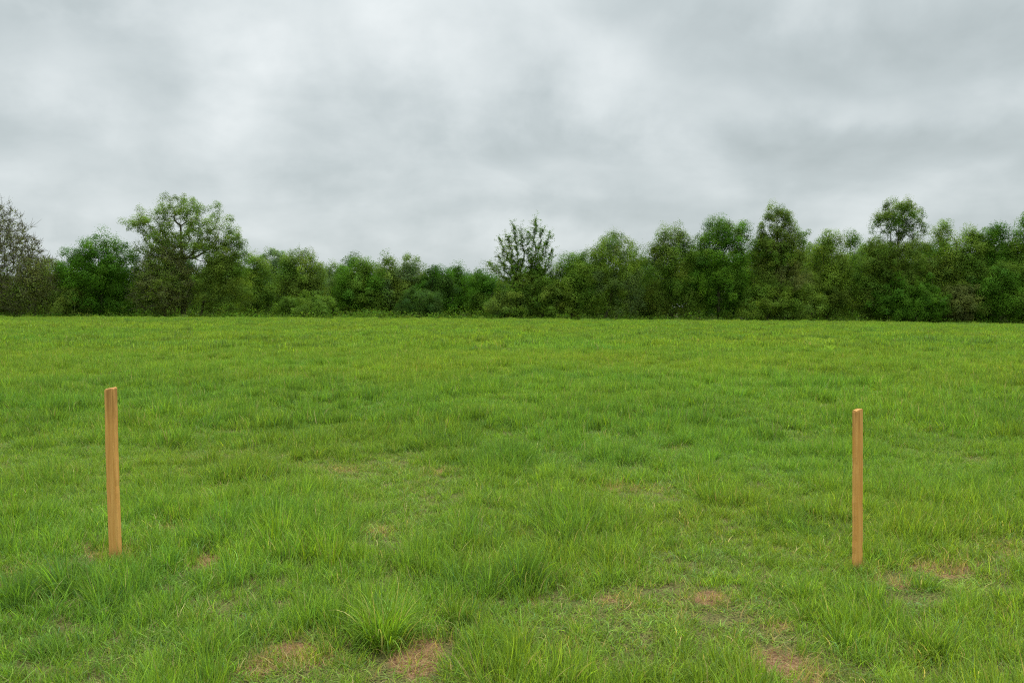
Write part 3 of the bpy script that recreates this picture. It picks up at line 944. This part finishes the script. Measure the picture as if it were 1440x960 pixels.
generic(1338, 1392, 318, 96.5, 'fresh', 64, 'light green spiky-topped tree left of the dark green trees at the right edge', tone2='mid', leaf=.13, group=G_WOOD, bot=455, shoots=120)
generic(1376, 1432, 319, 97, 'vivid', 65, 'dark green dense tree near the right edge', tone2='deep', leaf=.15, group=G_WOOD, bot=456, shoots=30)
generic(1415, 1500, 303, 95.5, 'vivid', 66, 'bright green tree cut off by the right edge of the picture', tone2='mid', leaf=.14, group=G_WOOD, bot=457, shoots=60)
generic(1372, 1445, 372, 93.8, 'vivid', 67, 'bushy green tree reaching the ground at the right edge', tone2='mid', leaf=.12, leaves=46, group=G_WOOD, bot=458)
generic(1226, 1330, 392, 94, 'deep', 68, 'wide dark green bush at the foot of the tall round-crowned tree', name='shrub', cat='shrub', tone2='vivid', leaf=.12, leaves=46, group='shrubs along the foot of the wood', bot=454)
generic(1320, 1380, 400, 94.5, 'brown', 69, 'brownish thin bush between the wide dark green bush and the right-hand tree', name='shrub', cat='shrub', tone2='olive', leaf=.12, leaves=34, group='shrubs along the foot of the wood', bot=455)
# a second row behind closes the gaps under the crowns
row = [(-90, 20, 385), (30, 120, 372), (100, 200, 372), (190, 300, 362), (270, 360, 366), (330, 430, 378), (400, 500, 382), (480, 580, 386), (560, 660, 386),
       (640, 740, 388), (710, 800, 384), (780, 880, 368), (860, 960, 366), (940, 1040, 352), (1020, 1120, 350), (1100, 1200, 350), (1180, 1280, 346),
       (1260, 1360, 344), (1340, 1440, 340), (1420, 1530, 338)]
for i, (a, b, t) in enumerate(row):
    generic(a, b, t, 124 + (i * 7) % 9, ['dark', 'mid', 'deep'][i % 3], 200 + i, 'dark tree of the second row, seen only through gaps between the front trees',
            leaf=.22, fill=.4, group='second row of the wood behind the front trees', bot=452)


# low brambles and saplings on the floor of the wood
r_ = np.random.default_rng(77)
nc = 15000
ux = (r_.random(nc) * 2 - 1) * 92; uy = 91.6 + 36 * r_.random(nc) ** 1.15
hh_ = (.35 + .5 * fbm(ux, uy, 1.5, 2, 51)) + (.4 + 2.6 * fbm(ux, uy, 4., 2, 50)) * sstep(92, 96, uy) + 1.2 * sstep(104, 112, uy)
mm = 18
C = np.repeat(np.stack([ux, uy, terrain(ux, uy)], -1), mm, 0) + r_.normal(0, .42, (nc * mm, 3)) * np.array([1, 1, .0])
C[:, 2] += np.repeat(hh_, mm) * r_.random(nc * mm)
n1 = r_.normal(size=C.shape); n1 /= np.linalg.norm(n1, axis=1)[:, None]
n2 = np.cross(n1, r_.normal(size=C.shape)); n2 /= np.linalg.norm(n2, axis=1)[:, None] + 1e-9
sz = r_.uniform(.1, .26, len(C))[:, None]
V = np.stack([C - n1 * sz * .5, C - n2 * sz * .35, C + n1 * sz * .5, C + n2 * sz * .35], 1).reshape(-1, 3)
uc = .75 * np.array(TONES['mid']) * np.exp(r_.normal(0, .3, (nc, 1))) * np.exp(r_.normal(0, .12, (nc, 3)))
ug = link('undergrowth', mesh_np('undergrowth', V, np.arange(len(V)).reshape(-1, 4), M_LEAF, np.repeat(uc, mm * 4, 0)))
tag(ug, 'low dark leafy undergrowth covering the floor of the wood behind the meadow edge', 'undergrowth', kind='stuff')


# ------------------------------------------------------------------ world: overcast sky
SUN_EL, SUN_AZ = math.radians(66), math.radians(25)     # azimuth clockwise from +Y
w = bpy.data.worlds.new('World'); scene.world = w
w.use_nodes = True
nt = w.node_tree; nt.nodes.clear(); e = N(nt)
out = e.node('ShaderNodeOutputWorld'); bg = e.node('ShaderNodeBackground')
e.link(bg.outputs[0], out.inputs[0])
bg.inputs['Strength'].default_value = .1
sky = e.node('ShaderNodeTexSky', sky_type='NISHITA')
sky.sun_disc = False; sky.sun_elevation = SUN_EL; sky.sun_rotation = SUN_AZ
sky.air_density = 1.0; sky.dust_density = 3.0
tc = e.node('ShaderNodeTexCoord'); d = tc.outputs['Generated']
sp = e.node('ShaderNodeSeparateXYZ'); e.link(d, sp.inputs[0])
X, Y, Z = sp.outputs
zc = e.m('MAXIMUM', Z, 0.0)
inv = e.m('DIVIDE', 1.0, e.m('ADD', zc, .34))
cb = e.node('ShaderNodeCombineXYZ')
e.link(e.m('MULTIPLY', X, inv), cb.inputs[0]); e.link(e.m('MULTIPLY', Y, inv), cb.inputs[1]); cb.inputs[2].default_value = 3.3
pl = cb.outputs[0]
nA = e.noise(pl, .85, 6, .50, .5)
nB = e.noise(pl, 2.4, 6, .50, .25)
nD = e.noise(pl, 5.0, 5, .50, .2)
nC = e.noise(d, 6.0, 6, .52, .2)
g = e.m('ADD', e.m('MULTIPLY', e.m('SUBTRACT', nA, .5), .75), e.m('ADD', e.m('MULTIPLY', e.m('SUBTRACT', nB, .5), .70), e.m('MULTIPLY', e.m('SUBTRACT', nD, .5), .30)))
g = e.m('ADD', g, e.m('MULTIPLY', e.m('SUBTRACT', nC, .5), .75))
# the larger light and dark banks of this cloud layer, as directions (x/y, z/y)
wx = e.m('ADD', e.m('DIVIDE', X, e.m('MAXIMUM', e.m('ABSOLUTE', Y), .05)), e.m('MULTIPLY', e.m('SUBTRACT', nB, .5), .22))
wz = e.m('ADD', e.m('DIVIDE', Z, e.m('MAXIMUM', e.m('ABSOLUTE', Y), .05)), e.m('MULTIPLY', e.m('SUBTRACT', nC, .5), .16))
BANKS = [(320, 150, 120, 70, -.13), (80, 300, 160, 40, .12), (250, 240, 90, 30, -.06), (960, 60, 50, 60, -.08), (620, 70, 260, 130, .12), (340, 30, 170, 60, .06), (110, 120, 110, 50, .16), (200, 70, 120, 60, -.16), (90, 20, 120, 40, -.14), (760, 215, 140, 50, -.14),
         (1120, 90, 130, 70, -.20), (1380, 90, 110, 90, -.12), (1230, 160, 150, 26, .15), (1380, 205, 160, 40, -.14), (1050, 40, 60, 60, .10),
         (440, 260, 200, 50, -.10), (600, 345, 160, 30, -.08), (780, 265, 90, 26, .10), (40, 240, 100, 30, .10), (330, 320, 140, 24, .06),
         (1400, 245, 60, 14, .10), (540, 150, 60, 60, -.07), (1000, 235, 160, 40, -.09), (900, 120, 120, 60, .08), (330, 150, 60, 60, .07)]
for px, py, rx, ry, s in BANKS:
    dx, dy, dz = ray(px, py); cx, cz = dx / dy, dz / dy
    a = e.m('DIVIDE', e.m('SUBTRACT', wx, cx), rx / F); b = e.m('DIVIDE', e.m('SUBTRACT', wz, cz), ry / F)
    q = e.m('ADD', e.m('MULTIPLY', a, a), e.m('MULTIPLY', b, b))
    g = e.m('ADD', g, e.m('MULTIPLY', e.m('EXPONENT', e.m('MULTIPLY', q, -.9)), s))
f = e.m('ADD', e.m('MULTIPLY', g, 1.12), .545, clamp=True)
cr = e.node('ShaderNodeValToRGB'); e.link(f, cr.inputs[0])
cr.color_ramp.interpolation = 'LINEAR'
els = cr.color_ramp.elements
K = .705
els[0].position = .10; els[0].color = (.41 * K, .47 * K, .475 * K, 1)
els[1].position = .95; els[1].color = (.865 * K, .915 * K, .92 * K, 1)
x_ = els.new(.45); x_.color = (.56 * K, .625 * K, .635 * K, 1)
x_ = els.new(.70); x_.color = (.71 * K, .77 * K, .778 * K, 1)
# overcast skies grow brighter towards the zenith
zen = e.smooth(Z, .30, .85, 1.0, 3.5)
cl = e.v('SCALE', cr.outputs[0]); cln = cl.node
e.link(e.m('MULTIPLY', zen, 10.0), cln.inputs['Scale'])
mx = e.mix(.95, sky.outputs[0], cl)
e.link(mx, bg.inputs['Color'])

sd = bpy.data.lights.new('sun', 'SUN'); so = bpy.data.objects.new('sun', sd); COL.objects.link(so)
sd.energy = 1.5; sd.angle = math.radians(25); sd.color = (1, .96, .9)
dirv = Vector((math.sin(SUN_AZ) * math.cos(SUN_EL), math.cos(SUN_AZ) * math.cos(SUN_EL), math.sin(SUN_EL)))
so.rotation_euler = dirv.to_track_quat('Z', 'Y').to_euler()
so.location = dirv * 50

vs = scene.view_settings
vs.view_transform = 'Standard'; vs.look = 'None'; vs.gamma = 1; vs.exposure = .50
vs.use_curve_mapping = False
scene.render.engine = 'CYCLES'
cy = scene.cycles
cy.max_bounces = 4; cy.diffuse_bounces = 3; cy.glossy_bounces = 1; cy.transmission_bounces = 2; cy.transparent_max_bounces = 4
cy.use_denoising = False
cy.pixel_filter_type = 'BLACKMAN_HARRIS'; cy.filter_width = 1.15
cy.caustics_reflective = False; cy.caustics_refractive = False
